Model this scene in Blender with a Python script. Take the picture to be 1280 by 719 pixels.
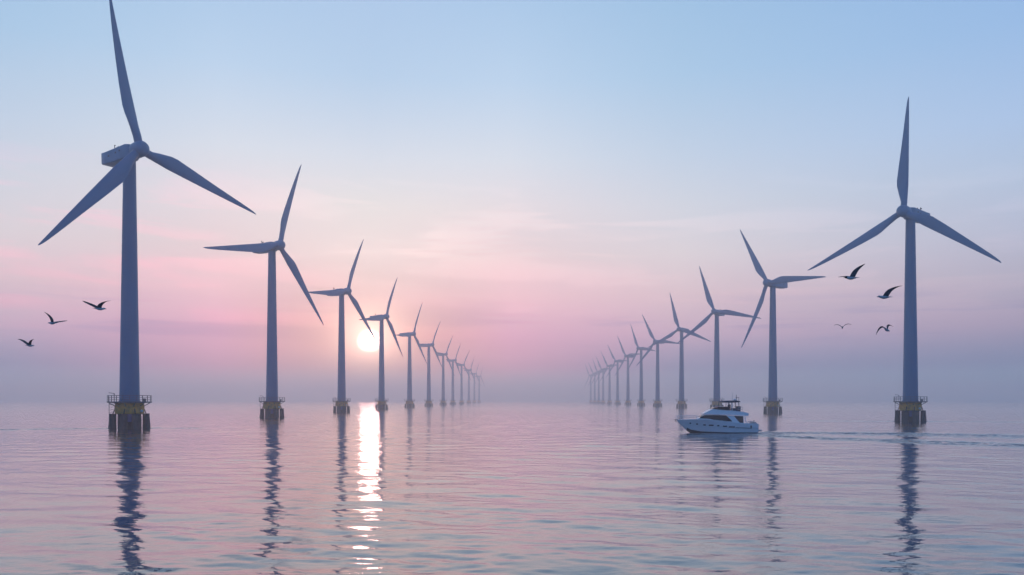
import bpy, bmesh, math, random
import numpy as np
from mathutils import Vector, Matrix

for o in list(bpy.data.objects):
    bpy.data.objects.remove(o)
C = bpy.context.scene.collection
scene = bpy.context.scene
R = math.radians

# ------------------------------------------------------------------ camera
CAM_H = 7.0
cd = bpy.data.cameras.new("camera")
cam = bpy.data.objects.new("camera", cd)
C.objects.link(cam)
cam.location = (0, 0, CAM_H)
cam.rotation_euler = (R(90), 0, 0)
cd.sensor_fit = 'HORIZONTAL'
cd.sensor_width = 36.0
cd.lens = 28.125
cd.shift_y = 0.1102
cd.clip_start = 0.1
cd.clip_end = 60000
scene.camera = cam

# ------------------------------------------------------------------ sun direction
SUN_EL, SUN_AZ = 4.15, -10.1          # degrees; azimuth from +Y, negative = to the left
sun_dir = Vector((math.sin(R(SUN_AZ)) * math.cos(R(SUN_EL)),
                  math.cos(R(SUN_AZ)) * math.cos(R(SUN_EL)),
                  math.sin(R(SUN_EL))))
SUN_STRENGTH = 0.04
sl = bpy.data.lights.new("sun", 'SUN')
sl.energy = SUN_STRENGTH
sl.angle = R(1.3)
sl.color = (1.0, 0.50, 0.45)
so = bpy.data.objects.new("sun", sl)
C.objects.link(so)
so.rotation_euler = (-sun_dir).to_track_quat('-Z', 'Y').to_euler()
so.location = (0, 0, 300)

# ------------------------------------------------------------------ exposure / render settings
vs = scene.view_settings
vs.view_transform = 'Standard'
vs.look = 'None'
vs.exposure = 0.0
vs.gamma = 1.0
vs.use_curve_mapping = False
cy = scene.cycles
cy.use_denoising = True
try:
    cy.denoiser = 'OPENIMAGEDENOISE'
except Exception:
    pass
cy.max_bounces = 6
cy.diffuse_bounces = 2
cy.glossy_bounces = 3
cy.volume_bounces = 2
cy.transmission_bounces = 3
cy.sample_clamp_indirect = 8
cy.caustics_reflective = True
cy.use_fast_gi = False

# ------------------------------------------------------------------ sky
# dusk sky radiance (linear), by elevation (rows) and by azimuth distance from the sun (columns)
SKY_EL = [0.0, 2.3, 4.6, 7.4, 10.2, 13.5, 16.7, 21.8, 26.6, 45.0, 90.0]
SKY_AZ = [0, 10, 22, 43, 85, 180]
#SKYBEGIN
SKY = [[(1.600, 1.567, 1.600), (0.384, 0.060, 0.060), (0.538, 0.060, 0.060), (0.311, 0.226, 0.340), (0.726, 0.631, 0.683), (0.710, 0.714, 0.746), (0.616, 0.703, 0.820), (0.433, 0.614, 0.826), (0.402, 0.578, 0.815), (0.200, 0.315, 0.570), (0.060, 0.145, 0.370)],
       [(1.600, 1.600, 1.600), (0.878, 0.165, 0.511), (0.824, 0.272, 0.584), (0.934, 0.514, 0.640), (0.793, 0.626, 0.676), (0.784, 0.722, 0.772), (0.672, 0.741, 0.838), (0.482, 0.655, 0.855), (0.392, 0.581, 0.815), (0.200, 0.315, 0.570), (0.060, 0.145, 0.370)],
       [(0.060, 1.202, 1.580), (0.136, 0.168, 0.452), (0.744, 0.446, 0.619), (0.862, 0.605, 0.657), (0.810, 0.715, 0.737), (0.679, 0.710, 0.786), (0.551, 0.663, 0.806), (0.396, 0.591, 0.804), (0.335, 0.537, 0.774), (0.200, 0.315, 0.570), (0.060, 0.145, 0.370)],
       [(0.312, 1.528, 1.405), (0.139, 0.169, 0.355), (0.520, 0.352, 0.473), (0.559, 0.481, 0.566), (0.554, 0.566, 0.698), (0.495, 0.594, 0.760), (0.435, 0.587, 0.832), (0.326, 0.517, 0.806), (0.276, 0.469, 0.776), (0.200, 0.315, 0.570), (0.060, 0.145, 0.370)],
       [(0.100, 0.200, 0.420), (0.100, 0.200, 0.420), (0.205, 0.268, 0.535), (0.253, 0.313, 0.556), (0.240, 0.339, 0.582), (0.197, 0.348, 0.601), (0.172, 0.331, 0.602), (0.140, 0.305, 0.594), (0.119, 0.289, 0.582), (0.100, 0.240, 0.460), (0.060, 0.145, 0.370)],
       [(0.060, 0.185, 0.500), (0.060, 0.185, 0.500), (0.060, 0.185, 0.500), (0.060, 0.185, 0.500), (0.060, 0.185, 0.500), (0.060, 0.185, 0.500), (0.060, 0.185, 0.500), (0.060, 0.185, 0.500), (0.060, 0.185, 0.500), (0.060, 0.185, 0.500), (0.060, 0.145, 0.370)]]
#SKYEND
DISC, GLOW, HALO = 6.0, 3.8, 0.25
NISHITA = 0.015

world = bpy.data.worlds.new("World")
scene.world = world
world.use_nodes = True
try:
    world.cycles.sampling_method = 'MANUAL'
    world.cycles.sample_map_resolution = 2048
except Exception:
    pass
nt = world.node_tree
nt.nodes.clear()

def N(tree, kind, **kw):
    n = tree.nodes.new(kind)
    for k, v in kw.items():
        setattr(n, k, v)
    return n

def mth(tree, op, a, b=None, c=None, clamp=False):
    n = N(tree, 'ShaderNodeMath', operation=op, use_clamp=clamp)
    for i, v in enumerate((a, b, c)):
        if v is None:
            continue
        if isinstance(v, (int, float)):
            n.inputs[i].default_value = v
        else:
            tree.links.new(v, n.inputs[i])
    return n.outputs[0]

def mixc(tree, fac, a, b, mode='MIX'):
    n = N(tree, 'ShaderNodeMix', data_type='RGBA', blend_type=mode)
    n.clamp_factor = True
    for s, v in ((n.inputs[0], fac), (n.inputs[6], a), (n.inputs[7], b)):
        if isinstance(v, (int, float)):
            s.default_value = v
        elif isinstance(v, tuple):
            s.default_value = (*v[:3], 1)
        else:
            tree.links.new(v, s)
    return n.outputs[2]

def maprange(tree, v, a, b, c=0.0, d=1.0, smooth=False):
    n = N(tree, 'ShaderNodeMapRange', interpolation_type='SMOOTHSTEP' if smooth else 'LINEAR')
    tree.links.new(v, n.inputs[0])
    for i, x in zip((1, 2, 3, 4), (a, b, c, d)):
        n.inputs[i].default_value = x
    return n.outputs[0]

tc = N(nt, 'ShaderNodeTexCoord')
sep = N(nt, 'ShaderNodeSeparateXYZ')
nt.links.new(tc.outputs['Generated'], sep.inputs[0])
X, Y, Z = sep.outputs
el = mth(nt, 'MULTIPLY', mth(nt, 'ARCSINE', Z), 180 / math.pi)
az = mth(nt, 'MULTIPLY', mth(nt, 'ARCTAN2', X, Y), 180 / math.pi)
hyp = mth(nt, 'SQRT', mth(nt, 'ADD', mth(nt, 'MULTIPLY', X, X), mth(nt, 'ADD', mth(nt, 'MULTIPLY', Y, Y), 1e-6)))
hd = mth(nt, 'DIVIDE', mth(nt, 'ADD', mth(nt, 'MULTIPLY', X, math.sin(R(SUN_AZ))), mth(nt, 'MULTIPLY', Y, math.cos(R(SUN_AZ)))), hyp)
hd = mth(nt, 'MINIMUM', mth(nt, 'MAXIMUM', hd, -1.0), 1.0)
azd = mth(nt, 'MULTIPLY', mth(nt, 'ARCCOSINE', hd), 180 / math.pi)
elpos = mth(nt, 'SQRT', mth(nt, 'DIVIDE', mth(nt, 'MAXIMUM', el, 0.0), 90.0))
col = None
for i, a in enumerate(SKY_AZ):
    rp = N(nt, 'ShaderNodeValToRGB')
    cr = rp.color_ramp
    cr.interpolation = 'LINEAR'
    while len(cr.elements) < len(SKY_EL):
        cr.elements.new(0.5)
    for k, e in enumerate(SKY_EL):
        cr.elements[k].position = math.sqrt(e / 90.0)
    for k, e in enumerate(SKY_EL):
        cr.elements[k].color = (*SKY[i][k], 1)
    nt.links.new(elpos, rp.inputs[0])
    if col is None:
        col = rp.outputs[0]
    else:
        col = mixc(nt, maprange(nt, azd, SKY_AZ[i - 1], a), col, rp.outputs[0])

# thin streaks of cloud low in the sky
cv = N(nt, 'ShaderNodeCombineXYZ')
nt.links.new(mth(nt, 'ADD', mth(nt, 'MULTIPLY', az, 0.075), mth(nt, 'MULTIPLY', el, 0.06)), cv.inputs[0])
nt.links.new(mth(nt, 'MULTIPLY', el, 0.62), cv.inputs[1])
n1 = N(nt, 'ShaderNodeTexNoise', noise_dimensions='2D')
n1.inputs['Scale'].default_value = 1.0
n1.inputs['Detail'].default_value = 6
n1.inputs['Roughness'].default_value = 0.55
n1.inputs['Distortion'].default_value = 0.35
nt.links.new(cv.outputs[0], n1.inputs['Vector'])
streak = maprange(nt, n1.outputs[0], 0.47, 0.66, 0, 1, True)
win = mth(nt, 'MULTIPLY', maprange(nt, el, 3.5, 6.5, 0, 1, True), maprange(nt, el, 11.5, 16.5, 1, 0, True))
sm = mth(nt, 'MULTIPLY', streak, win)
sm = mth(nt, 'MULTIPLY', sm, maprange(nt, az, -24, 14, 1.0, 0.3))
ctint = mixc(nt, maprange(nt, az, -24, -8), (1.30, .97, 1.02), (1.34, 1.19, 1.15))
col = mixc(nt, sm, col, mixc(nt, 1.0, col, ctint, 'MULTIPLY'))
# a purple bank just over the haze
cv2 = N(nt, 'ShaderNodeCombineXYZ')
nt.links.new(mth(nt, 'MULTIPLY', az, 0.05), cv2.inputs[0])
nt.links.new(mth(nt, 'MULTIPLY', el, 0.75), cv2.inputs[1])
n2 = N(nt, 'ShaderNodeTexNoise', noise_dimensions='2D')
n2.inputs['Scale'].default_value = 1.0
n2.inputs['Detail'].default_value = 5
n2.inputs['Roughness'].default_value = 0.5
nt.links.new(cv2.outputs[0], n2.inputs['Vector'])
bank = mth(nt, 'MULTIPLY', maprange(nt, n2.outputs[0], 0.48, 0.62, 0, 1, True),
           mth(nt, 'MULTIPLY', maprange(nt, el, 3.2, 4.6, 0, 1, True), maprange(nt, el, 5.6, 7.6, 1, 0, True)))
col = mixc(nt, mth(nt, 'MULTIPLY', bank, 0.75), col, mixc(nt, 1.0, col, (0.62, 0.62, 0.86), 'MULTIPLY'))

# the sun itself and the glow round it
dt = N(nt, 'ShaderNodeVectorMath', operation='DOT_PRODUCT')
nt.links.new(tc.outputs['Generated'], dt.inputs[0])
dt.inputs[1].default_value = sun_dir
ang = mth(nt, 'MULTIPLY', mth(nt, 'ARCCOSINE', mth(nt, 'MINIMUM', dt.outputs['Value'], 0.9999999)), 180 / math.pi)
disc = mth(nt, 'MULTIPLY', maprange(nt, ang, 0.45, 0.95, 1, 0, True), maprange(nt, el, 3.25, 3.75, 0, 1, True))   # a bank of haze cuts its foot
g1 = mth(nt, 'EXPONENT', mth(nt, 'MULTIPLY', ang, -1 / 1.4))
g2 = mth(nt, 'EXPONENT', mth(nt, 'MULTIPLY', ang, -1 / 4.0))
def addc(a, fac, c):
    return mixc(nt, 1.0, a, mixc(nt, 1.0, mixc(nt, fac, (0, 0, 0), (1, 1, 1)), c, 'MULTIPLY'), 'ADD')
col = addc(col, disc, (DISC, DISC * .80, DISC * .70))
col = addc(col, g1, (GLOW * 1.0, GLOW * .66, GLOW * .52))
col = addc(col, g2, (HALO * 1.0, HALO * .6, HALO * .5))
bg1 = N(nt, 'ShaderNodeBackground')
nt.links.new(col, bg1.inputs[0])
sky = N(nt, 'ShaderNodeTexSky', sky_type='NISHITA')
sky.sun_disc = False
sky.sun_elevation = R(SUN_EL)
sky.sun_rotation = R(SUN_AZ)
sky.air_density = 1.0
sky.dust_density = 2.0
sky.ozone_density = 2.0
bg2 = N(nt, 'ShaderNodeBackground')
nt.links.new(sky.outputs[0], bg2.inputs[0])
bg2.inputs[1].default_value = NISHITA
ad = N(nt, 'ShaderNodeAddShader')
nt.links.new(bg1.outputs[0], ad.inputs[0])
nt.links.new(bg2.outputs[0], ad.inputs[1])
wo = N(nt, 'ShaderNodeOutputWorld')
nt.links.new(ad.outputs[0], wo.inputs[0])

# ------------------------------------------------------------------ materials
def paint(name, base, rough=0.5, var=0.12, scale=0.6, metal=0.0, streak=0.0, spec=0.5, bump=0.0, stretch=(1, 1, 1), dirt=None):
    m = bpy.data.materials.new(name)
    m.use_nodes = True
    t = m.node_tree
    b = t.nodes['Principled BSDF']
    b.inputs['Roughness'].default_value = rough
    b.inputs['Metallic'].default_value = metal
    b.inputs['Specular IOR Level'].default_value = spec
    co = N(t, 'ShaderNodeTexCoord')
    mp = N(t, 'ShaderNodeMapping')
    mp.inputs['Scale'].default_value = stretch
    t.links.new(co.outputs['Object'], mp.inputs[0])
    nz = N(t, 'ShaderNodeTexNoise')
    nz.inputs['Scale'].default_value = scale
    nz.inputs['Detail'].default_value = 5
    nz.inputs['Roughness'].default_value = 0.6
    t.links.new(mp.outputs[0], nz.inputs['Vector'])
    dark = dirt or tuple(v * (1 - 2.2 * var) for v in base)
    f = maprange(t, nz.outputs[0], 0.35, 0.72, 0, 1, True)
    c = mixc(t, f, base, dark)
    t.links.new(c, b.inputs['Base Color'])
    t.links.new(maprange(t, nz.outputs[0], 0.3, 0.7, max(0.02, rough - .08), min(1, rough + .1)), b.inputs['Roughness'])
    if bump:
        bp = N(t, 'ShaderNodeBump')
        bp.inputs['Strength'].default_value = 0.6
        bp.inputs['Distance'].default_value = bump
        t.links.new(nz.outputs[0], bp.inputs['Height'])
        t.links.new(bp.outputs[0], b.inputs['Normal'])
    return m

M = {}
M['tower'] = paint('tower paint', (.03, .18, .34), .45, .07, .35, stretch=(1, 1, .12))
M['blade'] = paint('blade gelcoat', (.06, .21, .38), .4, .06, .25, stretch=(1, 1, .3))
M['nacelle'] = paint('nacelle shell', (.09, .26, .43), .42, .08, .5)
M['vent'] = paint('dark louvre', (.05, .06, .07), .6, .1, 2)
M['yellow'] = paint('weathered yellow paint', (.82, .36, .015), .6, .13, .9, dirt=(.40, .18, .03))
M['concrete'] = paint('wet dark concrete', (.05, .042, .042), .75, .2, .9, bump=.03, dirt=(.018, .018, .02))
M['steel'] = paint('dark galvanised steel', (.12, .12, .13), .55, .12, 2.0)
M['blue'] = paint('blue hatch paint', (.03, .07, .32), .5, .1, 1.5)
M['white'] = paint('white lamp housing', (.75, .75, .72), .4, .05, 2)
M['gel'] = paint('white gelcoat', (.86, .87, .88), .22, .03, .8)
M['hull'] = paint('pale hull gelcoat', (.68, .70, .72), .2, .04, .8)
M['gelgrey'] = paint('grey non slip deck', (.45, .46, .48), .6, .08, 2)
M['glass'] = paint('tinted glass', (.006, .008, .012), .08, .1, 1, spec=.25)
M['bottom'] = paint('dark bottom paint', (.02, .025, .045), .5, .1, 1)
M['brown'] = paint('brown saloon glass', (.06, .022, .018), .12, .15, 1.5)
M['chrome'] = paint('stainless rail', (.6, .6, .6), .25, .05, 2, metal=.9)
M['navy'] = paint('navy canvas', (.035, .05, .09), .8, .12, 3)
M['wing'] = paint('grey feathers', (.10, .10, .11), .8, .2, 12)
M['wingtip'] = paint('black feathers', (.02, .02, .022), .8, .2, 12)
M['breast'] = paint('pale feathers', (.55, .55, .56), .8, .1, 12)
M['beak'] = paint('dark beak', (.10, .05, .03), .5, .1, 12)

# ------------------------------------------------------------------ helpers
def obj(name, bm, mat, parent=None, smooth=False, sharp=40):
    me = bpy.data.meshes.new(name)
    bmesh.ops.recalc_face_normals(bm, faces=bm.faces)
    bm.to_mesh(me)
    bm.free()
    mats = mat if isinstance(mat, (list, tuple)) else [mat]
    for m in mats:
        me.materials.append(m)
    if smooth:
        me.polygons.foreach_set('use_smooth', [True] * len(me.polygons))
        try:
            me.set_sharp_from_angle(angle=R(sharp))
        except Exception:
            pass
    o = bpy.data.objects.new(name, me)
    C.objects.link(o)
    if parent is not None:
        o.parent = parent
    return o

def thing(name, label, cat, loc=(0, 0, 0), rz=0.0, group=None):
    o = bpy.data.objects.new(name, None)
    C.objects.link(o)
    o.empty_display_size = 0.5
    o.location = loc
    o.rotation_euler = (0, 0, rz)
    tag(o, label, cat, group)
    return o

def tag(o, label, cat, group=None):
    o['label'] = label
    o['category'] = cat
    if group:
        o['group'] = group
    return o

def loft(bm, rings, cap0=True, cap1=True, closed=True, mat=0):
    vr = [[bm.verts.new(p) for p in r] for r in rings]
    n = len(rings[0])
    for a, b in zip(vr[:-1], vr[1:]):
        for i in range(n if closed else n - 1):
            j = (i + 1) % n
            f = bm.faces.new((a[i], a[j], b[j], b[i]))
            f.material_index = mat
    if cap0:
        bm.faces.new(list(reversed(vr[0]))).material_index = mat
    if cap1:
        bm.faces.new(vr[-1]).material_index = mat
    return vr

def lathe(bm, prof, n=24, cx=0, cy=0):
    rings = []
    for r, z in prof:
        r = max(r, 1e-3)
        rings.append([(cx + r * math.cos(2 * math.pi * i / n), cy + r * math.sin(2 * math.pi * i / n), z) for i in range(n)])
    return loft(bm, rings)

def tube(bm, p0, p1, r, n=8, r1=None):
    p0, p1 = Vector(p0), Vector(p1)
    d = (p1 - p0).normalized()
    up = Vector((0, 0, 1)) if abs(d.z) < .9 else Vector((1, 0, 0))
    u = d.cross(up).normalized()
    v = d.cross(u)
    r1 = r if r1 is None else r1
    rings = [[tuple(p + (u * math.cos(2 * math.pi * i / n) + v * math.sin(2 * math.pi * i / n)) * rr) for i in range(n)] for p, rr in ((p0, r), (p1, r1))]
    loft(bm, rings)

def path(bm, pts, r, n=6):
    for a, b in zip(pts[:-1], pts[1:]):
        tube(bm, a, b, r, n)

def box(bm, x0, x1, y0, y1, z0, z1, bev=0.0):
    r = bmesh.ops.create_cube(bm, size=1.0)
    for v in r['verts']:
        v.co = ((x0 + x1) / 2 + v.co.x * (x1 - x0), (y0 + y1) / 2 + v.co.y * (y1 - y0), (z0 + z1) / 2 + v.co.z * (z1 - z0))
    if bev:
        es = list({e for v in r['verts'] for e in v.link_edges})
        bmesh.ops.bevel(bm, geom=es, offset=bev, segments=2, affect='EDGES', clamp_overlap=True)

def interp(x, xs, ys):
    return float(np.interp(x, xs, ys))

# ------------------------------------------------------------------ sea
rng = np.random.default_rng(7)

def smooth_noise(x, y, scale, seed):
    g = np.random.default_rng(seed)
    s = np.zeros_like(x)
    for k in range(9):
        a = g.uniform(0, 2 * math.pi)
        f = 2 * math.pi / (scale * g.uniform(.6, 1.8))
        s += np.sin((x * math.cos(a) + y * math.sin(a)) * f + g.uniform(0, 6.28))
    return s / 3.0

def seg_dist(x, y, pts):
    """distance to a polyline and the fraction along it"""
    best = np.full(x.shape, 1e9)
    frac = np.zeros(x.shape)
    L = [0.0]
    for a, b in zip(pts[:-1], pts[1:]):
        L.append(L[-1] + math.dist(a, b))
    for k, (a, b) in enumerate(zip(pts[:-1], pts[1:])):
        dx, dy = b[0] - a[0], b[1] - a[1]
        l2 = dx * dx + dy * dy
        t = np.clip(((x - a[0]) * dx + (y - a[1]) * dy) / l2, 0, 1)
        d = np.hypot(x - a[0] - t * dx, y - a[1] - t * dy)
        m = d < best
        best[m] = d[m]
        frac[m] = (L[k] + t[m] * math.sqrt(l2))[...] / L[-1] if False else ((L[k] + t * math.sqrt(l2)) / L[-1])[m]
    return best, frac

WAVE = 1.12
def build_sea():
    ang = np.concatenate([np.arange(-180, -44, 4.0), np.arange(-44, 44.001, 0.1), np.arange(48, 180, 4.0)])
    rad = [4.0]
    while rad[-1] < 13000:
        r = rad[-1]
        rad.append(r * (1.006 if r < 420 else 1.02 if r < 3000 else 1.08))
    rad = np.array(rad)
    A, Rr = np.meshgrid(np.radians(ang), rad)
    x = (Rr * np.sin(A)).ravel()
    y = (Rr * np.cos(A)).ravel()
    r = Rr.ravel()
    step = r * np.where(r < 420, .006, np.where(r < 3000, .02, .08))
    z = np.zeros_like(x)
    gust = np.clip(0.8 + 0.35 * smooth_noise(x, y, 45, 3) + 0.2 * smooth_noise(x, y, 14, 5), .25, 1.7)
    front = np.abs(np.degrees(np.arctan2(x, y))) < 43.5
    lams = np.exp(rng.uniform(np.log(0.55), np.log(11), 120))
    for lam in lams:
        th = rng.normal(math.radians(82), .48)          # most waves run obliquely away from the viewer
        k = 2 * math.pi / lam
        slope = 0.0058 * (1.7 if lam < 1.6 else 1.0 if lam < 5 else (5 / lam) ** 0.7) * WAVE
        amp = slope / k
        fade = np.clip(lam / step / 3.0 - 0.6, 0, 1) * front
        ph = (x * math.cos(th) + y * math.sin(th)) * k + rng.uniform(0, 6.28)
        s = np.sin(ph)
        z += amp * fade * (s + 0.22 * np.cos(2 * ph)) * (gust if lam < 5 else 1.0)
    # ruffled water: the yacht's wake and the wash streaming past the foundations
    wake = np.zeros_like(x)
    def band(pts, w0, w1, s):
        d, f = seg_dist(x, y, pts)
        w = w0 + (w1 - w0) * f
        np.maximum(wake, s * np.exp(-(d / w) ** 2) * np.clip(1.15 - .35 * f, 0, 1) * np.clip(0.85 + 0.4 * smooth_noise(x, y, 6, 11), 0.2, 1), out=wake)
    stern = (52.5, 172.0)
    band([stern, (70, 171.2), (85, 165.5), (97, 159), (106, 155)], 4.5, 7.5, 1.0)
    band([(52.3, 171), (53.5, 155), (59.5, 145), (66.7, 137.5), (72.5, 131), (80, 123)], 3.0, 7.0, 1.0)
    band([stern, (62, 168), (78, 157), (100, 146)], 2.0, 5.0, .35)
    band([(34, 170.0), (44, 168.8), stern], 1.0, 1.6, .7)
    band([(-97, 200), (-112, 196), (-126, 188), (-160, 184)], 3.0, 6.0, .9)
    band([(-96, 200), (-86, 201), (-80, 203)], 2.5, 2.5, .8)
    band([(132, 265), (118, 268), (104, 273)], 4.0, 6.0, .6)
    band([(132, 265), (146, 262), (164, 258)], 4.0, 6.0, .6)
    for bx_, d_ in ((-95.6, 200), (132, 265), (-96.6, 322), (138.2, 424)):
        dd = np.hypot(x - bx_, (y - d_) * .8)
        np.maximum(wake, .55 * np.exp(-((dd - 5.4) / 1.3) ** 2) * np.clip(.7 + .5 * smooth_noise(x, y, 3, 41), 0, 1), out=wake)
    wake = np.clip(wake, 0, 1)
    z += 0.05 * wake * smooth_noise(x, y, 3.2, 21)
    foam = np.zeros_like(x)
    d, f = seg_dist(x, y, [(35, 169.4), (44, 168.9), (53, 169.4)])
    foam = np.maximum(foam, .7 * np.exp(-(d / .8) ** 2))
    d, f = seg_dist(x, y, [stern, (62, 170.2)])
    foam = np.maximum(foam, .6 * np.exp(-(d / .8) ** 2) * (1 - f))
    d, f = seg_dist(x, y, [stern, (68, 169), (84, 160), (104, 148)])
    foam = np.maximum(foam, .75 * np.exp(-(d / (3.0 + 6 * f)) ** 2) * np.clip(.45 + .7 * smooth_noise(x, y, 3.5, 31), 0, 1) * (1 - .55 * f))
    co = np.empty((len(x) + 1, 3), np.float32)
    co[:-1, 0], co[:-1, 1], co[:-1, 2] = x, y, z
    co[-1] = (0, 0, 0)
    na, nr = len(ang), len(rad)
    i = np.arange(nr - 1)[:, None] * na
    j = np.arange(na)[None, :]
    j2 = (j + 1) % na
    quads = np.stack([i + j, i + na + j, i + na + j2, i + j2], -1).reshape(-1, 4)
    jj = np.arange(na)
    tris = np.stack([np.full(na, len(x)), jj, (jj + 1) % na], -1)
    me = bpy.data.meshes.new('sea')
    nq, ntq = len(quads), len(tris)
    me.vertices.add(len(co))
    me.vertices.foreach_set('co', co.ravel())
    me.loops.add(nq * 4 + ntq * 3)
    me.loops.foreach_set('vertex_index', np.concatenate([quads.ravel(), tris.ravel()]).astype(np.int32))
    me.polygons.add(nq + ntq)
    me.polygons.foreach_set('loop_start', np.concatenate([np.arange(nq) * 4, nq * 4 + np.arange(ntq) * 3]).astype(np.int32))
    me.polygons.foreach_set('use_smooth', np.ones(nq + ntq, bool))
    me.update(calc_edges=True)
    me.validate()
    for nm, arr in (('ruffle', wake), ('foam', foam)):
        at = me.attributes.new(nm, 'FLOAT', 'POINT')
        at.data.foreach_set('value', np.append(arr, 0).astype(np.float32))
    if me.polygons[0].normal.z < 0:
        me.flip_normals()
    o = bpy.data.objects.new('sea', me)
    C.objects.link(o)
    o['kind'] = 'structure'
    m = bpy.data.materials.new('sea water')
    m.use_nodes = True
    t = m.node_tree
    t.nodes.clear()
    geo = N(t, 'ShaderNodeNewGeometry')
    mp = N(t, 'ShaderNodeMapping')
    mp.inputs['Scale'].default_value = (.55, 1.0, 1.0)
    t.links.new(geo.outputs['Position'], mp.inputs[0])
    nz = N(t, 'ShaderNodeTexNoise')
    nz.inputs['Scale'].default_value = 1.9
    nz.inputs['Detail'].default_value = 4
    nz.inputs['Roughness'].default_value = 0.5
    t.links.new(mp.outputs[0], nz.inputs['Vector'])
    ar = N(t, 'ShaderNodeAttribute', attribute_name='ruffle')
    af = N(t, 'ShaderNodeAttribute', attribute_name='foam')
    bp = N(t, 'ShaderNodeBump')
    bp.inputs['Strength'].default_value = 1.0
    bp.inputs['Distance'].default_value = 0.022
    t.links.new(nz.outputs[0], bp.inputs['Height'])
    # slopes of the ripples too small for the mesh, stronger where the water is ruffled
    n3 = N(t, 'ShaderNodeTexNoise')
    n3.inputs['Scale'].default_value = 1.3
    n3.inputs['Detail'].default_value = 3
    t.links.new(mp.outputs[0], n3.inputs['Vector'])
    v1 = N(t, 'ShaderNodeVectorMath', operation='SUBTRACT')
    t.links.new(n3.outputs['Color'], v1.inputs[0])
    v1.inputs[1].default_value = (.5, .60, .5)
    v2 = N(t, 'ShaderNodeVectorMath', operation='MULTIPLY')
    t.links.new(v1.outputs[0], v2.inputs[0])
    v2.inputs[1].default_value = (1.1, 1.0, 0.0)
    v3 = N(t, 'ShaderNodeVectorMath', operation='SCALE')
    t.links.new(v2.outputs[0], v3.inputs[0])
    ln = N(t, 'ShaderNodeVectorMath', operation='LENGTH')
    t.links.new(geo.outputs['Position'], ln.inputs[0])
    far = maprange(t, ln.outputs['Value'], 60, 700, 0.07, 0.5)       # the mesh carries fewer of the short waves far out
    t.links.new(mth(t, 'MULTIPLY_ADD', ar.outputs['Fac'], 3.0, far), v3.inputs['Scale'])
    v4 = N(t, 'ShaderNodeVectorMath', operation='ADD')
    t.links.new(v3.outputs[0], v4.inputs[0])
    t.links.new(bp.outputs[0], v4.inputs[1])
    v5 = N(t, 'ShaderNodeVectorMath', operation='NORMALIZE')
    t.links.new(v4.outputs[0], v5.inputs[0])
    nrm = v5.outputs[0]
    fr = N(t, 'ShaderNodeFresnel')
    fr.inputs[0].default_value = 1.36
    t.links.new(nrm, fr.inputs['Normal'])
    fac = mth(t, 'POWER', fr.outputs[0], 0.56)
    gl = N(t, 'ShaderNodeBsdfGlossy')
    gl.inputs['Color'].default_value = (.97, .97, .97, 1)
    gl.inputs['Roughness'].default_value = 0.018
    t.links.new(nrm, gl.inputs['Normal'])
    df = N(t, 'ShaderNodeBsdfDiffuse')
    t.links.new(mixc(t, af.outputs['Fac'], (.004, .011, .030), (.7, .72, .74)), df.inputs['Color'])
    mx = N(t, 'ShaderNodeMixShader')
    t.links.new(mth(t, 'MULTIPLY', fac, mth(t, 'SUBTRACT', 1.0, mth(t, 'MULTIPLY', af.outputs['Fac'], .8))), mx.inputs[0])
    t.links.new(df.outputs[0], mx.inputs[1])
    g2 = N(t, 'ShaderNodeBsdfGlossy')                    # cat's-paws: patches of finer, rougher ripple
    g2.inputs['Color'].default_value = (.97, .97, .97, 1)
    g2.inputs['Roughness'].default_value = 0.15
    t.links.new(nrm, g2.inputs['Normal'])
    n5 = N(t, 'ShaderNodeTexNoise')
    n5.inputs['Scale'].default_value = 0.035
    n5.inputs['Detail'].default_value = 4
    t.links.new(geo.outputs['Position'], n5.inputs['Vector'])
    mg = N(t, 'ShaderNodeMixShader')
    t.links.new(maprange(t, n5.outputs[0], .38, .66, .0, .22, True), mg.inputs[0])
    t.links.new(gl.outputs[0], mg.inputs[1])
    t.links.new(g2.outputs[0], mg.inputs[2])
    t.links.new(mg.outputs[0], mx.inputs[2])
    out = N(t, 'ShaderNodeOutputMaterial')
    t.links.new(mx.outputs[0], out.inputs[0])
    me.materials.append(m)
build_sea()

# ------------------------------------------------------------------ haze
HAZE_DENSITY, HAZE_G = 0.00076, 0.76
HAZE_COLOR = (1.0, .965, .975)
def build_haze():
    bm = bmesh.new()
    box(bm, -13600, 13600, -13600, 13600, -1.6, 113)
    m = bpy.data.materials.new('sea haze')
    m.use_nodes = True
    t = m.node_tree
    t.nodes.clear()
    pv = N(t, 'ShaderNodeVolumePrincipled')
    pv.inputs['Color'].default_value = (*HAZE_COLOR, 1)
    pv.inputs['Density'].default_value = HAZE_DENSITY
    pv.inputs['Anisotropy'].default_value = HAZE_G
    out = N(t, 'ShaderNodeOutputMaterial')
    t.links.new(pv.outputs[0], out.inputs['Volume'])
    o = obj('haze', bm, m)
    o['kind'] = 'stuff'
    o['label'] = 'pale mauve haze lying over the sea'
build_haze()

# ------------------------------------------------------------------ wind turbines
HUB_Z, OVERHANG, BLADE_R, DECK = 68.8, 4.4, 36.5, 6.7

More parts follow.
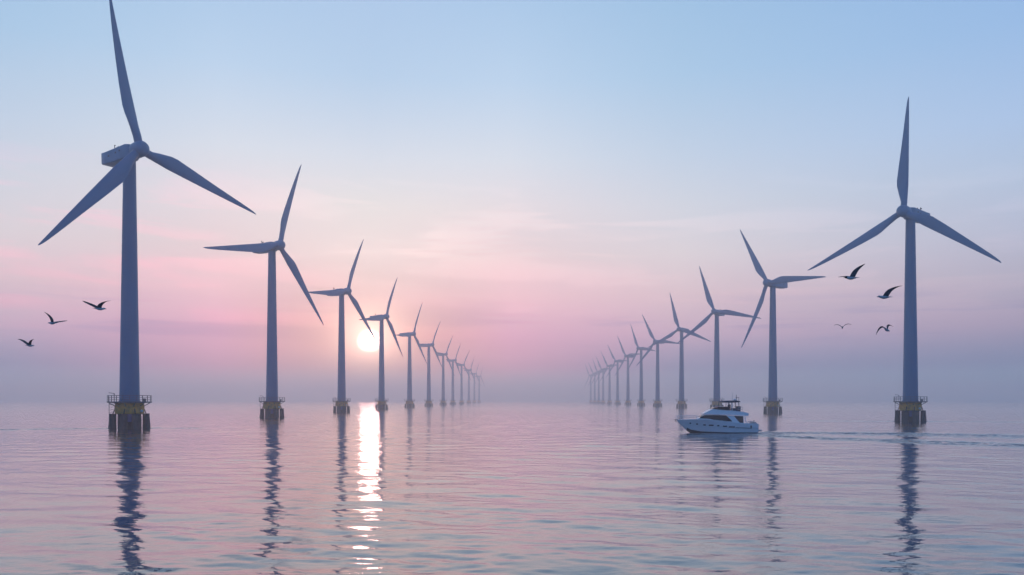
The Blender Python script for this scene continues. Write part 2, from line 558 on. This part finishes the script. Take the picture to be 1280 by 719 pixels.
def blade_mesh():
    bm = bmesh.new()
    S = [0.0, .025, .05, .085, .12, .16, .20, .25, .32, .4, .5, .6, .7, .8, .88, .94, .975, 1.0]
    rings = []
    n = 20
    for s in S:
        ch = interp(s, [0, .05, .12, .22, .4, .6, .8, .93, .98, 1], [1.95, 1.95, 2.75, 3.75, 3.1, 2.25, 1.42, .82, .46, .18])
        le = interp(s, [0, .05, .2, 1], [.975, .975, 1.05, .14])
        tr = interp(s, [0, .05, .12, .22, .4, 1], [1, 1, .62, .33, .24, .15])
        tw = R(interp(s, [0, .1, .25, .6, 1], [16, 15, 10, 4, 0]))
        rd = interp(s, [.05, .2], [1, 0])      # round root blends to an aerofoil
        ring = []
        for i in range(n):
            a = 2 * math.pi * i / n
            u = (1 + math.cos(a)) / 2           # 1 at the leading edge
            ex = le - ch * (1 - u)
            half = ch * tr / 2
            circ = half * math.sin(a)
            c = 1 - u
            foil = half * 1.9 * (math.sqrt(max(c, 0)) * 1.05 - .35 * c - .7 * c * c) * (1 if math.sin(a) >= 0 else -.75)
            ey = circ * rd + foil * (1 - rd)
            px = ex * math.cos(tw) - ey * math.sin(tw)
            py = ex * math.sin(tw) + ey * math.cos(tw)
            bend = -1.2 * s * s
            ring.append((px, py + bend, 1.3 + s * (BLADE_R - 1.3)))
        rings.append(ring)
    loft(bm, rings)
    return bm

def rrect(w, h, cx, cz, r, y, n=4):
    pts = []
    for qx, qz, a0 in ((1, 1, 0), (-1, 1, 90), (-1, -1, 180), (1, -1, 270)):
        for k in range(n + 1):
            a = R(a0 + 90 * k / n)
            pts.append((cx + qx * (w / 2 - r) + r * math.cos(a), y, cz + qz * (h / 2 - r) + r * math.sin(a)))
    return pts

def nacelle_mesh():
    bm = bmesh.new()
    rings = [rrect(2.9, 2.9, 0, 0, .9, -2.15), rrect(3.3, 3.3, 0, 0, .7, -1.7), rrect(3.6, 3.5, 0, .02, .3, -.6),
             rrect(3.6, 3.3, 0, .02, .26, 4.6), rrect(3.55, 3.1, 0, .1, .26, 7.8), rrect(3.45, 3.0, 0, .25, .3, 9.6), rrect(3.1, 2.6, 0, .3, .35, 9.9)]
    loft(bm, rings)
    return bm

def make_turbine():
    t = thing('wind_turbine', 'x', 'wind turbine')
    bm = bmesh.new()
    lathe(bm, [(2.72, -.7), (2.72, 2.2), (2.7, 3.9)], 28)
    obj('foundation_column', bm, M['concrete'], t, True)
    for k in (0, 70, 110, 180, 250, 290):
        a = R(k)
        bm = bmesh.new()
        c0 = Vector((3.88 * math.cos(a), 3.88 * math.sin(a), -.7))
        c1 = Vector((3.74 * math.cos(a), 3.74 * math.sin(a), 3.5))
        tube(bm, c0, c1, 1.0, 14, .80)
        tube(bm, c1, c1 + Vector((0, 0, .18)), .88, 14)
        tube(bm, c1 + Vector((0, 0, .18)), c1 + Vector((-.9 * math.cos(a), -.9 * math.sin(a), 2.6)), .14, 6)
        obj('support_pile', bm, M['concrete'], t, True)
    bm = bmesh.new()
    lathe(bm, [(2.74, 3.55), (3.35, 3.75), (3.4, 5.5), (3.3, 6.0), (3.15, 6.36)], 32)
    obj('transition_piece', bm, M['yellow'], t, True)
    bm = bmesh.new()
    lathe(bm, [(3.2, 6.3), (5.05, 6.42), (5.12, 6.46), (5.12, 6.68), (5.05, DECK)], 36)
    for k in range(12):
        a = R(30 * k + 15)
        tube(bm, (3.3 * math.cos(a), 3.3 * math.sin(a), 5.5), (4.9 * math.cos(a), 4.9 * math.sin(a), 6.44), .09, 5)
    obj('platform', bm, M['steel'], t, True, 30)
    bm = bmesh.new()
    n = 20
    rp = [(5.0 * math.cos(2 * math.pi * k / n), 5.0 * math.sin(2 * math.pi * k / n)) for k in range(n)]
    for k in range(n):
        p, q = rp[k], rp[(k + 1) % n]
        tube(bm, (*p, DECK), (*p, DECK + 1.5), .055, 6)
        for h, rr in ((1.5, .055), (1.0, .035), (.5, .035)):
            tube(bm, (*p, DECK + h), (*q, DECK + h), rr, 5)
    obj('railing', bm, M['steel'], t)
    bm = bmesh.new()
    lx = -4.55
    for dy in (-1.7, -1.1):
        tube(bm, (lx, dy, .2), (lx, dy, DECK + 1.3), .07, 6)
    for k in range(20):
        tube(bm, (lx, -1.7, .5 + k * .36), (lx, -1.1, .5 + k * .36), .04, 5)
    for k in range(4):
        tube(bm, (lx, -1.1, 3.9 + .7 * k), (lx + 1.0, -1.1, 4.2 + .6 * k), .04, 5)
    obj('ladder', bm, M['steel'], t)
    # davit crane and cabinets on the deck
    bm = bmesh.new()
    tube(bm, (-3.4, -2.6, DECK), (-3.4, -2.6, DECK + 2.0), .09, 8)
    tube(bm, (-3.4, -2.6, DECK + 2.0), (-4.6, -3.1, DECK + 2.15), .07, 6)
    obj('davit', bm, M['steel'], t)
    bm = bmesh.new()
    box(bm, 3.0, 3.7, -1.9, -1.3, DECK, DECK + .75, .05)
    obj('cabinet', bm, M['steel'], t)
    bm = bmesh.new()
    box(bm, -.55, .85, -2.95, -2.70, 1.7, 3.62, .04)
    obj('hatch', bm, M['blue'], t)
    bm = bmesh.new()
    bmesh.ops.create_uvsphere(bm, u_segments=12, v_segments=8, radius=.36)
    bmesh.ops.translate(bm, verts=bm.verts, vec=(2.7, -2.45, 4.35))
    tube(bm, (2.4, -2.2, 4.35), (2.7, -2.45, 4.35), .08, 6)
    obj('lamp', bm, M['white'], t, True)
    bm = bmesh.new()
    prof = [(2.62, DECK), (2.62, DECK + .25), (2.47, DECK + .27)]
    for k in range(1, 13):
        z = DECK + (67.0 - DECK) * k / 12
        prof.append((2.47 - (2.47 - 1.52) * k / 12, z))
    lathe(bm, [(r_ * .95, z_) for r_, z_ in prof], 40)
    tw = obj('tower', bm, M['tower'], t, True)
    bm = bmesh.new()
    box(bm, -1.3, -.35, -2.56, -2.28, DECK + .5, DECK + 2.7, .05)
    obj('door', bm, M['tower'], tw)
    for z in (24.0, 45.5):
        rr = .95 * (2.47 - .95 * (z - DECK) / (67.0 - DECK))
        bm = bmesh.new()
        lathe(bm, [(rr - .01, z - .09), (rr + .035, z - .08), (rr + .035, z + .08), (rr - .01, z + .09)], 40)
        obj('flange', bm, M['tower'], tw, True)
    na = obj('nacelle', nacelle_mesh(), M['nacelle'], t, True, 50)
    bm = bmesh.new()
    for k, xx in enumerate((-.5, .45)):
        tube(bm, (xx, 5.6, 1.75), (xx, 5.6, 3.2), .09, 6)
    tube(bm, (-.5, 5.6, 2.95), (-.5, 5.2, 3.05), .09, 6)
    tube(bm, (.45, 5.6, 2.7), (.45, 6.0, 2.75), .28, 6)
    obj('sensor_mast', bm, M['vent'], na)
    for sx in (-1, 1):
        for yy, zz in ((1.2, .55), (2.9, .4), (6.0, .2)):
            x0 = sx * 1.79
            bm = bmesh.new()
            box(bm, min(x0, x0 + sx * .035), max(x0, x0 + sx * .035), yy, yy + .55, zz - .2, zz + .2)
            obj('vent', bm, M['vent'], na)
    bm = bmesh.new()
    box(bm, -1.1, 1.1, 1.6, 3.4, 1.74, 2.02, .08)
    obj('roof_hatch', bm, M['nacelle'], na)
    bm = bmesh.new()
    prof = [(1.45, -2.22), (1.55, -2.5), (1.85, -2.75), (1.93, -3.4), (1.93, -5.0), (1.78, -5.7), (1.4, -6.25), (.8, -6.6), (.0, -6.72)]
    rings = []
    for r_, y_ in prof:
        r_ = max(r_, .002)
        rings.append([(r_ * math.cos(2 * math.pi * i / 28), y_, r_ * math.sin(2 * math.pi * i / 28)) for i in range(28)])
    loft(bm, rings)
    obj('hub', bm, M['nacelle'], t, True, 50)
    b0 = obj('blade', blade_mesh(), M['blade'], t, True, 60)
    for k in range(2):
        b = b0.copy()
        C.objects.link(b)
        b.parent = t
    return t

SMALL = {'ladder', 'davit', 'cabinet', 'hatch', 'lamp', 'door', 'flange', 'sensor_mast', 'vent', 'roof_hatch'}
def base(o):
    return o.name.split('.')[0]

def copy_turbine(src, far):
    r = src.copy()
    C.objects.link(r)
    for ch in list(src.children):
        if far and base(ch) in SMALL:
            continue
        c = ch.copy()
        C.objects.link(c)
        c.parent = r
        if far:
            continue
        for g in ch.children:
            d = g.copy()
            C.objects.link(d)
            d.parent = c
    return r

def pose(t, bx, d, psi, phis, length):
    t.location = ((bx - 640) / 1000 * d, d, 0)
    rz = math.degrees(math.atan2(640 - bx, 1000))       # boat landing side
    t.rotation_euler = (0, 0, R(rz))
    psi = psi - rz
    k = 0
    top = Matrix.Translation((0, 0, HUB_Z)) @ Matrix.Rotation(R(psi), 4, 'Z')
    for ch in t.children:
        b = base(ch)
        if b in ('nacelle', 'hub'):
            m = top @ Matrix.Rotation(R(-3), 4, 'X')
        elif b == 'blade':
            m = top @ Matrix.Rotation(R(-3), 4, 'X') @ Matrix.Translation((0, -OVERHANG, 0)) @ Matrix.Rotation(R(phis[k]), 4, 'Y') @ Matrix.Diagonal((1, 1, (length[k] if isinstance(length, tuple) else length) / BLADE_R, 1))
            k += 1
        else:
            continue
        ch.matrix_local = m

GL, GR = 'wind turbines of the left row', 'wind turbines of the right row'
TURB = [  # base px, distance, yaw, three blade angles, blade length, label, row
 (162, 200, 57, (-11.5, 106, 222), (36.8, 35.3, 38.0), 'largest wind turbine, nearest on the left, one blade reaching past the top edge', GL),
 (340, 322, 58, (19, 145, 259), 37.4, 'second largest turbine of the left row, a blade level to the left', GL),
 (427, 456, 62, (25, 140, 262), 35.5, 'turbine whose tower stands immediately left of the low sun', GL),
 (477, 594, 62, (25, 150, 261), 34.2, 'turbine whose tower stands immediately right of the low sun', GL),
 (512, 748, 68, (30, 142, 264), 36.5, 'hazy turbine next beyond the one at the right edge of the sun', GL),
 (536, 895, 70, (38, 140, 268), 36.5, 'sixth turbine of the left row, counted from the nearest', GL),
 (554, 1080, 68, (39, 145, 272), 36.0, 'seventh turbine of the left row, pale in the haze', GL),
 (566, 1240, 66, (35, 150, 270), 35.0, 'eighth turbine of the left row, pale and close behind the seventh', GL),
 (577, 1400, 62, (38, 143, 275), 34.5, 'ninth turbine of the left row, thin in the haze', GL),
 (586, 1640, 62, (30, 150, 275), 35.0, 'third last faint turbine at the far end of the left row', GL),
 (593, 1860, 62, (32, 150, 270), 35.0, 'second last ghostly turbine at the far end of the left row', GL),
 (599, 2060, 62, (28, 148, 268), 35.0, 'last and faintest turbine at the far end of the left row', GL),
 (1138, 265, -54, (2, 125, 246), 37.4, 'large turbine nearest on the right, one blade pointing straight up', GR),
 (966, 424, -58, (-31, 93, 204), 37.0, 'second turbine of the right row, just right of the motor yacht', GR),
 (896, 562, -38, (-19, 102, 232), 35.0, 'third turbine of the right row, rising behind the motor yacht', GR),
 (852, 700, -42, (-16, 112, 244), 34.2, 'fourth turbine of the right row, in line with the yacht\'s bow', GR),
 (822, 842, -47, (-30, 98, 222), 34.5, 'fifth turbine of the right row, next left of the yacht\'s bow', GR),
 (801.5, 955, -60, (-27, 99, 215), 34.2, 'sixth turbine of the right row, counted from the nearest', GR),
 (785, 1120, -56, (-31, 88, 216), 34.5, 'seventh turbine of the right row, pale in the haze', GR),
 (772, 1265, -60, (-38, 92, 220), 34.5, 'eighth turbine of the right row, pale and thin', GR),
 (762, 1440, -58, (-36, 90, 215), 34.5, 'ninth turbine of the right row, barely darker than the haze', GR),
 (754, 1600, -58, (-34, 90, 212), 34.5, 'tenth turbine of the right row, faint in the haze', GR),
 (748.5, 1730, -58, (-30, 90, 212), 34.5, 'third last faint turbine at the far end of the right row', GR),
 (743.5, 1850, -58, (-36, 88, 210), 34.5, 'second last ghostly turbine at the far end of the right row', GR),
 (738.5, 1990, -58, (-32, 90, 212), 34.5, 'last and faintest turbine at the far end of the right row', GR),
]
proto = make_turbine()
for i, (bx, d, psi, phis, ln, lab, grp) in enumerate(TURB):
    t = proto if i == 0 else copy_turbine(proto, d > 620)
    tag(t, lab, 'wind turbine', grp)
    pose(t, bx, d, psi, phis, ln)

# ------------------------------------------------------------------ motor yacht
def cx(v): return (1128 - v) / 57.6
def cz(v): return (503 - v) / 57.6
def P(*pts): return [(cx(a), cz(b)) for a, b in pts]

def prism(bm, outline, hw, mat=0):
    """closed outline in x,z, given width by the function hw(x, z); both sides and the rim between them"""
    a = [bm.verts.new((x, hw(x, z), z)) for x, z in outline]
    b = [bm.verts.new((x, -hw(x, z), z)) for x, z in outline]
    bm.faces.new(a)
    bm.faces.new(list(reversed(b)))
    n = len(a)
    for i in range(n):
        j = (i + 1) % n
        bm.faces.new((a[j], a[i], b[i], b[j]))

def panel(bm, outline, hw, side, proud=.02, back=.05):
    a = [bm.verts.new((x, side * (hw(x, z) + proud), z)) for x, z in outline]
    b = [bm.verts.new((x, side * (hw(x, z) - back), z)) for x, z in outline]
    bm.faces.new(a)
    bm.faces.new(list(reversed(b)))
    n = len(a)
    for i in range(n):
        j = (i + 1) % n
        bm.faces.new((a[j], a[i], b[i], b[j]))

def zline(pts):
    xs = [cx(a) for a, b in pts][::-1]
    zs = [cz(b) for a, b in pts][::-1]
    return lambda x: interp(x, xs, zs)

def strip(bm, c0, c1, lo, hi, hw, side=None, proud=0.0, back=.06, n=24):
    """a wall standing between two curves in profile; with no side it is the whole solid across the beam"""
    lo, hi = zline(lo), zline(hi)
    rings = []
    for k in range(n + 1):
        x = cx(c0) + (cx(c1) - cx(c0)) * k / n
        a, b = lo(x), hi(x)
        if b - a < .01:
            b = a + .01
        zs = [a + (b - a) * q for q in (0, .33, .67, 1)]
        if side is None:
            rings.append([(x, hw(x, z), z) for z in zs] + [(x, -hw(x, z), z) for z in reversed(zs)])
        else:
            rings.append([(x, side * (hw(x, z) + proud), z) for z in zs] + [(x, side * (hw(x, z) - back), z) for z in reversed(zs)])
    loft(bm, rings)

def hull_at(x):
    stem = 2.72 * max(0, (x - 14.2) / 2.8) ** 1.1 if x > 14.2 else -.6 * min(1, (14.2 - x) / 2.5)
    bs = 2.4 * (1 - max(0, (x - 6.5) / 10.55) ** 2.3) - (.16 * (6.5 - x) / 6.5 if x < 6.5 else 0)
    bs = max(bs, .04)
    zs = interp(x, [0, 4.0, 5.5, 7.5, 10, 12.5, 15, 17], [2.08, 2.14, 2.36, 2.66, 2.93, 2.98, 2.9, 2.84])
    f = min(1, max(0, (x - 7) / 9))
    bk = bs * (.985 - .2 * f)
    zk = interp(x, [0, 5, 10, 14, 17], [1.12, 1.3, 1.62, 2.0, 2.4])
    bc = bs * (.92 - .55 * f ** 1.2)
    zc = interp(x, [0, 8, 12, 14.2], [.05, .08, .25, .55])
    zk = max(zk, stem + .55 * (zs - stem))
    zc = max(zc, stem + .22 * (zs - stem))
    if x > 16.9:
        bk = bc = bs
    return bs, zs, bk, zk, bc, zc, stem

def hull_b(x, z):
    bs, zs, bk, zk, bc, zc, st = hull_at(x)
    return interp(z, [st, zc, zk, zs], [.03, bc, bk, bs])

def make_yacht():
    d = 172.0
    t = thing('motor_yacht', 'white flybridge motor yacht with dark windows heading left across the pink water', 'motor yacht',
              ((944.6 - 640) / 1000 * d, d, 0), R(180 - 1.5))
    bm = bmesh.new()
    rings = []
    for x in [0, 1, 2.5, 4, 5, 6, 7.5, 9, 10.5, 12, 13, 14, 14.8, 15.5, 16.1, 16.6, 17.0]:
        bs, zs, bk, zk, bc, zc, st = hull_at(x)
        half = [(0.0, st), (bc * .55, st + (zc - st) * .6), (bc, zc), (bc + (bk - bc) * .15, zc + .12), ((bc + bk) / 2, (zc + zk) / 2), (bk, zk), (bk + .035 * min(1, bs), zk + .05), (bs, zs - .12), (bs + .03, zs - .08), (bs, zs)]
        ring = [(x, b, z) for b, z in half] + [(x, -b, z) for b, z in reversed(half[1:])]
        rings.append(ring)
    loft(bm, rings)
    bm.faces.ensure_lookup_table()
    for i, f in enumerate(bm.faces[:16 * 19]):
        if i % 19 in (0, 1, 2, 16, 17, 18) and f.calc_center_median().x < 14.9:
            f.material_index = 1
    bmesh.ops.recalc_face_normals(bm, faces=bm.faces)
    hull = obj('hull', bm, [M['hull'], M['bottom']], t, True, 28)
    for s in (1, -1):
        for c0, c1, yy in ((300, 322, 382), (376, 402, 392), (458, 494, 402), (524, 584, 406), (622, 652, 410), (690, 745, 417), (762, 842, 425)):
            bm = bmesh.new()
            h = 8.0
            o_ = P((c0, yy), (c0 + 5, yy - h), (c1 - 5, yy - h + 1), (c1, yy + 1), (c1 - 5, yy + h), (c0 + 5, yy + h - 1))
            panel(bm, o_, hull_b, s, .07, .06)
            obj('porthole', bm, M['glass'], hull)
        bm = bmesh.new()
        panel(bm, P((850, 430), (1040, 439), (1040, 445), (850, 436)), hull_b, s, .07, .05)
        obj('rub_rail', bm, M['bottom'], hull)
        bm = bmesh.new()
        panel(bm, P((1028, 408), (1046, 408), (1046, 443), (1028, 443)), hull_b, s, .07, .05)
        obj('vent', bm, M['bottom'], hull)
    bm = bmesh.new()
    box(bm, -.78, .02, -2.1, 2.1, .42, .74, .06)
    obj('swim_platform', bm, M['gelgrey'], t)
    bm = bmesh.new()
    box(bm, -.06, .0, -2.0, 2.0, .8, 1.9, .02)
    obj('transom', bm, M['gelgrey'], t)
    # deckhouse
    def hwc(x, z):
        return interp(x, [3, 8, 10, 11.3, 12.4, 13], [1.98, 1.98, 1.85, 1.6, 1.25, .9]) - .09 * (z - 2.3)
    bm = bmesh.new()
    strip(bm, 395, 952, [(395, 338), (480, 347), (560, 352), (650, 364), (740, 374), (812, 378), (952, 384)],
          [(395, 334), (415, 322), (440, 303), (475, 277), (560, 277), (640, 278), (740, 282), (830, 287), (952, 292)], hwc, n=60)
    obj('deckhouse', bm, M['gel'], t, True, 35)
    for s in (1, -1):
        bm = bmesh.new()
        strip(bm, 418, 812, [(418, 321), (470, 323), (545, 328), (590, 340), (650, 350), (740, 356), (812, 359)],
              [(418, 320), (447, 299), (478, 282), (560, 281), (640, 282), (738, 285), (775, 318), (812, 358)], hwc, s, .03, n=60)
        obj('side_window', bm, M['glass'], t)
        bm = bmesh.new()
        strip(bm, 834, 946, [(834, 291), (902, 373), (946, 375)], [(834, 290), (946, 295)], hwc, s, .03, n=24)
        obj('saloon_window', bm, M['brown'], t)
    bm = bmesh.new()
    for k in range(3):                                   # front windscreen, three panes seen from ahead
        y0, y1 = -1.1 + k * .75, -1.1 + k * .75 + .68
        q = [(12.05, y0, 3.36), (12.05, y1, 3.36), (11.5, y1 * .97, 3.76), (11.5, y0 * .97, 3.76)]
        v = [bm.verts.new((x + .06, y, z + .06)) for x, y, z in q] + [bm.verts.new((x - .05, y, z - .05)) for x, y, z in q]
        for f in ((0, 1, 2, 3), (7, 6, 5, 4), (0, 4, 5, 1), (1, 5, 6, 2), (2, 6, 7, 3), (3, 7, 4, 0)):
            bm.faces.new([v[i] for i in f])
    obj('windscreen', bm, M['glass'], t)
    # flybridge moulding with its long overhang
    def hwf(x, z):
        return interp(x, [1.9, 2.4, 8, 9.5, 10.6, 11.4], [1.75, 2.08, 2.12, 2.0, 1.75, 1.45]) - .16 * max(0, z - 3.95)
    bm = bmesh.new()
    prism(bm, P((1016, 291), (950, 288), (830, 281), (740, 276), (640, 273), (560, 272), (470, 272), (466, 264), (500, 246), (540, 226), (585, 206), (640, 212), (720, 219), (800, 224), (880, 232), (945, 241), (1000, 252), (1016, 258)), hwf)
    bmesh.ops.bevel(bm, geom=[e for e in bm.edges if abs(e.verts[0].co.y - e.verts[1].co.y) < .5], offset=.05, segments=2, affect='EDGES')
    obj('flybridge', bm, M['gel'], t, True, 50)
    for s in (1, -1):
        bm = bmesh.new()
        tube(bm, (cx(968), s * 1.85, cz(294)), (cx(984), s * 2.0, cz(392)), .09, 8)
        obj('pillar', bm, M['gel'], t)
    def hww(x, z):
        return interp(x, [5, 8, 9, 9.6], [1.78, 1.72, 1.5, 1.1])
    bm = bmesh.new()
    prism(bm, P((582, 204), (600, 187), (650, 183), (720, 178), (780, 175), (784, 224), (720, 220), (640, 213)), hww)
    obj('flybridge_windscreen', bm, M['glass'], t)
    bm = bmesh.new()
    prism(bm, P((688, 126), (696, 112), (730, 106), (800, 103), (870, 103), (912, 108), (918, 122), (860, 127), (780, 128), (720, 128)), lambda x, z: 1.55)
    bmesh.ops.bevel(bm, geom=list(bm.edges), offset=.03, segments=1, affect='EDGES')
    obj('hardtop', bm, M['navy'], t)
    for s in (1, -1):
        for c0, y0, c1, y1, r in ((692, 124, 690, 180, .05), (783, 127, 783, 178, .05), (815, 126, 815, 228, .13), (897, 124, 908, 236, .07)):
            bm = bmesh.new()
            tube(bm, (cx(c0), s * 1.4, cz(y0)), (cx(c1), s * 1.6, cz(y1)), r, 8)
            obj('hardtop_post', bm, M['gelgrey'] if r > .1 else M['steel'], t)
    for y in (.55, -.55):
        bm = bmesh.new()
        box(bm, cx(800), cx(766), y - .32, y + .32, cz(228), cz(190), .06)
        box(bm, cx(808), cx(796), y - .32, y + .32, cz(200), cz(150), .05)
        obj('helm_seat', bm, M['navy'], t)
    bm = bmesh.new()
    box(bm, cx(920), cx(835), -1.5, 1.5, cz(238), cz(198), .06)
    box(bm, cx(924), cx(905), -1.5, 1.5, cz(212), cz(172), .06)
    obj('settee', bm, M['navy'], t)
    bm = bmesh.new()
    for h in (182, 210):
        path(bm, [(cx(885), 1.75, cz(h)), (cx(942), 1.75, cz(h)), (cx(942), -1.75, cz(h)), (cx(885), -1.75, cz(h))], .04)
    for s in (1, -1):
        for c in (885, 915, 942):
            tube(bm, (cx(c), s * 1.75, cz(182)), (cx(c), s * 1.75, cz(240)), .035, 6)
    obj('flybridge_rail', bm, M['chrome'], t)
    bm = bmesh.new()
    tube(bm, (cx(890), 0, cz(106)), (cx(890), 0, cz(28)), .07, 8, .04)
    tube(bm, (cx(922), 0, cz(62)), (cx(884), 0, cz(66)), .04, 6)
    tube(bm, (cx(921), 0, cz(62)), (cx(918), 0, cz(104)), .035, 6)
    tube(bm, (cx(890), -.6, cz(70)), (cx(890), .6, cz(70)), .03, 6)
    mast = obj('mast', bm, M['steel'], t)
    bm = bmesh.new()
    bmesh.ops.create_uvsphere(bm, u_segments=14, v_segments=8, radius=.3)
    bmesh.ops.scale(bm, vec=(1, 1, .75), verts=bm.verts)
    bmesh.ops.translate(bm, verts=bm.verts, vec=(cx(872), 0, cz(92)))
    obj('radar_dome', bm, M['gel'], t, True)
    for c, y0, y1, yy in ((830, 104, 2, .9), (730, 108, 58, -.9)):
        bm = bmesh.new()
        tube(bm, (cx(c), yy, cz(y0)), (cx(c - 2), yy, cz(y1)), .06, 6, .035)
        obj('antenna', bm, M['white'], t)
    # bow rail on stanchions
    bm = bmesh.new()
    xs = [cx(v) for v in (420, 380, 330, 290, 240, 200, 165, 145)]
    for s in (1, -1):
        top = [(x, s * max(.04, hull_at(x)[0] * .93), hull_at(x)[1] + interp(x, [12, 13, 17], [.5, .72, .85])) for x in xs]
        mid = [(x, y, z - .36) for x, y, z in top]
        path(bm, top, .055)
        path(bm, mid, .022)
        for x, y, z in top:
            tube(bm, (x, y, hull_at(x)[1] - .05), (x, y, z), .03, 6)
    obj('bow_rail', bm, M['white'], t)
    bm = bmesh.new()
    box(bm, 16.6, 17.35, -.12, .12, 2.72, 2.9, .03)
    tube(bm, (17.25, 0, 2.75), (17.0, 0, 2.3), .06, 6)
    tube(bm, (17.0, -.25, 2.35), (17.0, .25, 2.35), .05, 6)
    obj('anchor', bm, M['steel'], t)
    bm = bmesh.new()
    path(bm, [(2.3, 2.1, 2.12), (2.2, 2.12, 2.5), (.2, 2.1, 2.42), (.1, -2.1, 2.42), (2.2, -2.12, 2.5), (2.3, -2.1, 2.12)], .035)
    tube(bm, (1.0, 2.1, 2.05), (1.0, 2.1, 2.46), .03, 6)
    tube(bm, (1.0, -2.1, 2.05), (1.0, -2.1, 2.46), .03, 6)
    obj('aft_rail', bm, M['chrome'], t)
    bm = bmesh.new()
    tube(bm, (.85, 1.7, 2.05), (.85, 1.7, 2.6), .035, 6)
    bmesh.ops.create_uvsphere(bm, u_segments=10, v_segments=6, radius=.12, matrix=Matrix.Translation((.85, 1.7, 2.66)))
    obj('stern_lamp', bm, M['vent'], t)
    bm = bmesh.new()
    box(bm, .25, .95, -1.6, 1.6, 2.0, 2.32, .08)
    obj('cockpit_bench', bm, M['gelgrey'], t)
    return t
make_yacht()

# ------------------------------------------------------------------ gulls
def gull(px, py, ppm, heading, pitch, wings, label, headmat=2, size=1.0, span=.56):
    """wings: two of (wrist dx, dz, tip dx, dz in metres across the view, sign of the depth)"""
    d = 1000 / ppm
    pos = Vector(((px - 640) / 1000 * d, d, CAM_H + (500.5 - py) / 1000 * d))
    f = Vector((math.cos(R(pitch)) * math.cos(R(heading)), math.cos(R(pitch)) * math.sin(R(heading)), math.sin(R(pitch))))
    side = Vector((0, 0, 1)).cross(f).normalized()
    up = f.cross(side).normalized()
    bm = bmesh.new()
    rings = []
    n = 12
    for s, rw, rh, dz in ((-.235, .034, .005, .012), (-.17, .040, .012, .008), (-.11, .030, .024, .002), (-.03, .050, .048, -.004), (.06, .052, .052, -.004),
                          (.12, .040, .042, .004), (.155, .031, .033, .014), (.185, .031, .032, .020), (.21, .022, .024, .019), (.222, .009, .010, .014), (.245, .006, .008, .011), (.262, .002, .003, .004)):
        rings.append([tuple(f * s + side * (rw * math.cos(2 * math.pi * i / n)) + up * (dz + rh * math.sin(2 * math.pi * i / n))) for i in range(n)])
    loft(bm, rings)
    for fc in bm.faces:
        s = fc.calc_center_median().dot(f)
        fc.material_index = 3 if s > .218 else headmat if s > .145 else 2
    for wx, wz, tx, tz, sg in wings:
        tip = Vector((tx, 0, tz))
        wr = Vector((wx, 0, wz))
        dy = math.sqrt(max(0.0, span ** 2 - tip.length ** 2))
        tip.y = sg * dy
        wr.y = sg * dy * .42
        root = f * .075 + up * .03
        sd = 1 if (tip - root).dot(side) > 0 else -1
        root = root + side * sd * .028
        K = 11
        secs = []
        for k in range(K):
            s = k / (K - 1)
            a, b = (root, wr)
            # quadratic curve through the root, the wrist (s = .45) and the tip
            l0 = (s - .45) * (s - 1) / (.45)
            l1 = s * (s - 1) / (.45 * (.45 - 1))
            l2 = s * (s - .45) / (1 * .55)
            p = root * l0 + wr * l1 + tip * l2
            ch = interp(s, [0, .2, .45, .7, .9, 1], [.17, .175, .165, .12, .06, .01])
            back = -f
            tang = (tip - root).normalized()
            nrm = back.cross(tang)
            if nrm.length < .15:
                nrm = up.copy()
            nrm.normalize()
            if nrm.dot(up) < 0:
                nrm = -nrm
            th = ch * .09 + .006
            swp = back * (.0 if s < .45 else 0.10 * (s - .45))
            sec = []
            for u, h in ((0, 0), (.12, .8), (.35, 1.0), (.7, .55), (1, .03), (.7, .1), (.35, -.1), (.12, -.35)):
                sec.append(tuple(p + swp + back * (u * ch) + nrm * (h * th - .12 * ch * u * u)))
            secs.append(sec)
        vr = loft(bm, secs)
        bm.faces.ensure_lookup_table()
        nf = (K - 1) * 8 + 2
        for i, fc in enumerate(bm.faces[-nf:]):
            fc.material_index = 1 if (i // 8) >= 7 else 0
    o = obj('gull', bm, [M['wing'], M['wingtip'], M['breast'], M['beak'], M['wingtip']], None, True, 60)
    o.location = pos
    tag(o, label, 'gull', 'gulls flying over the water')

def W(ppm, a, b):
    return [(a[0] / ppm, a[1] / ppm, a[2] / ppm, a[3] / ppm, a[4]), (b[0] / ppm, b[1] / ppm, b[2] / ppm, b[3] / ppm, b[4])]
gull(124, 386, 33, 42, 0, W(33, (-7.5, 5.5, -18.6, 9.8, 1), (6, 6.5, 16.4, 9.8, -1)), 'dark gull with wings in a wide V, closest to the big left tower')
gull(66, 404, 30, 165, 0, W(30, (-4.6, 7.2, -12.8, 14.2, -1), (4.4, 2.6, 9.0, 4.4, 1)), 'dark gull left of the big left tower, one broad wing raised high')
gull(37, 432, 26, 70, 0, W(26, (-6.5, 6.2, -14, 7.6, 1), (4.6, 4.8, 10.8, 7.4, -1)), 'lowest and leftmost gull of the three at left, wings arched')
gull(1064.5, 347.5, 39, 180, -1, W(39, (2.2, 9.8, 13.2, 17.2, -1), (-5, 3.0, -11.6, 3.8, 1)), 'topmost right gull, pale body with dark head, one wing raised', headmat=4)
gull(1106, 371.5, 40, 183, 0, W(40, (3.0, 9.2, 16.8, 13.6, -1), (-1, 2.0, -2, 3, 1)), 'pale gull below the topmost right one, wing swept back beside the tower')
gull(1108, 412, 33, 40, -16, W(33, (-6.6, 2.0, -15.2, -7.8, -1), (5.6, 4.8, 14.6, 3.8, 1)), 'dark gull with one wing drooping, lowest beside the right tower')
gull(1053, 409.5, 20, 70, -10, W(20, (-4.0, 3.4, -8, 2.8, 1), (4.2, 3.6, 9, 2.4, -1)), 'smallest gull at right, a thin shallow V far off')
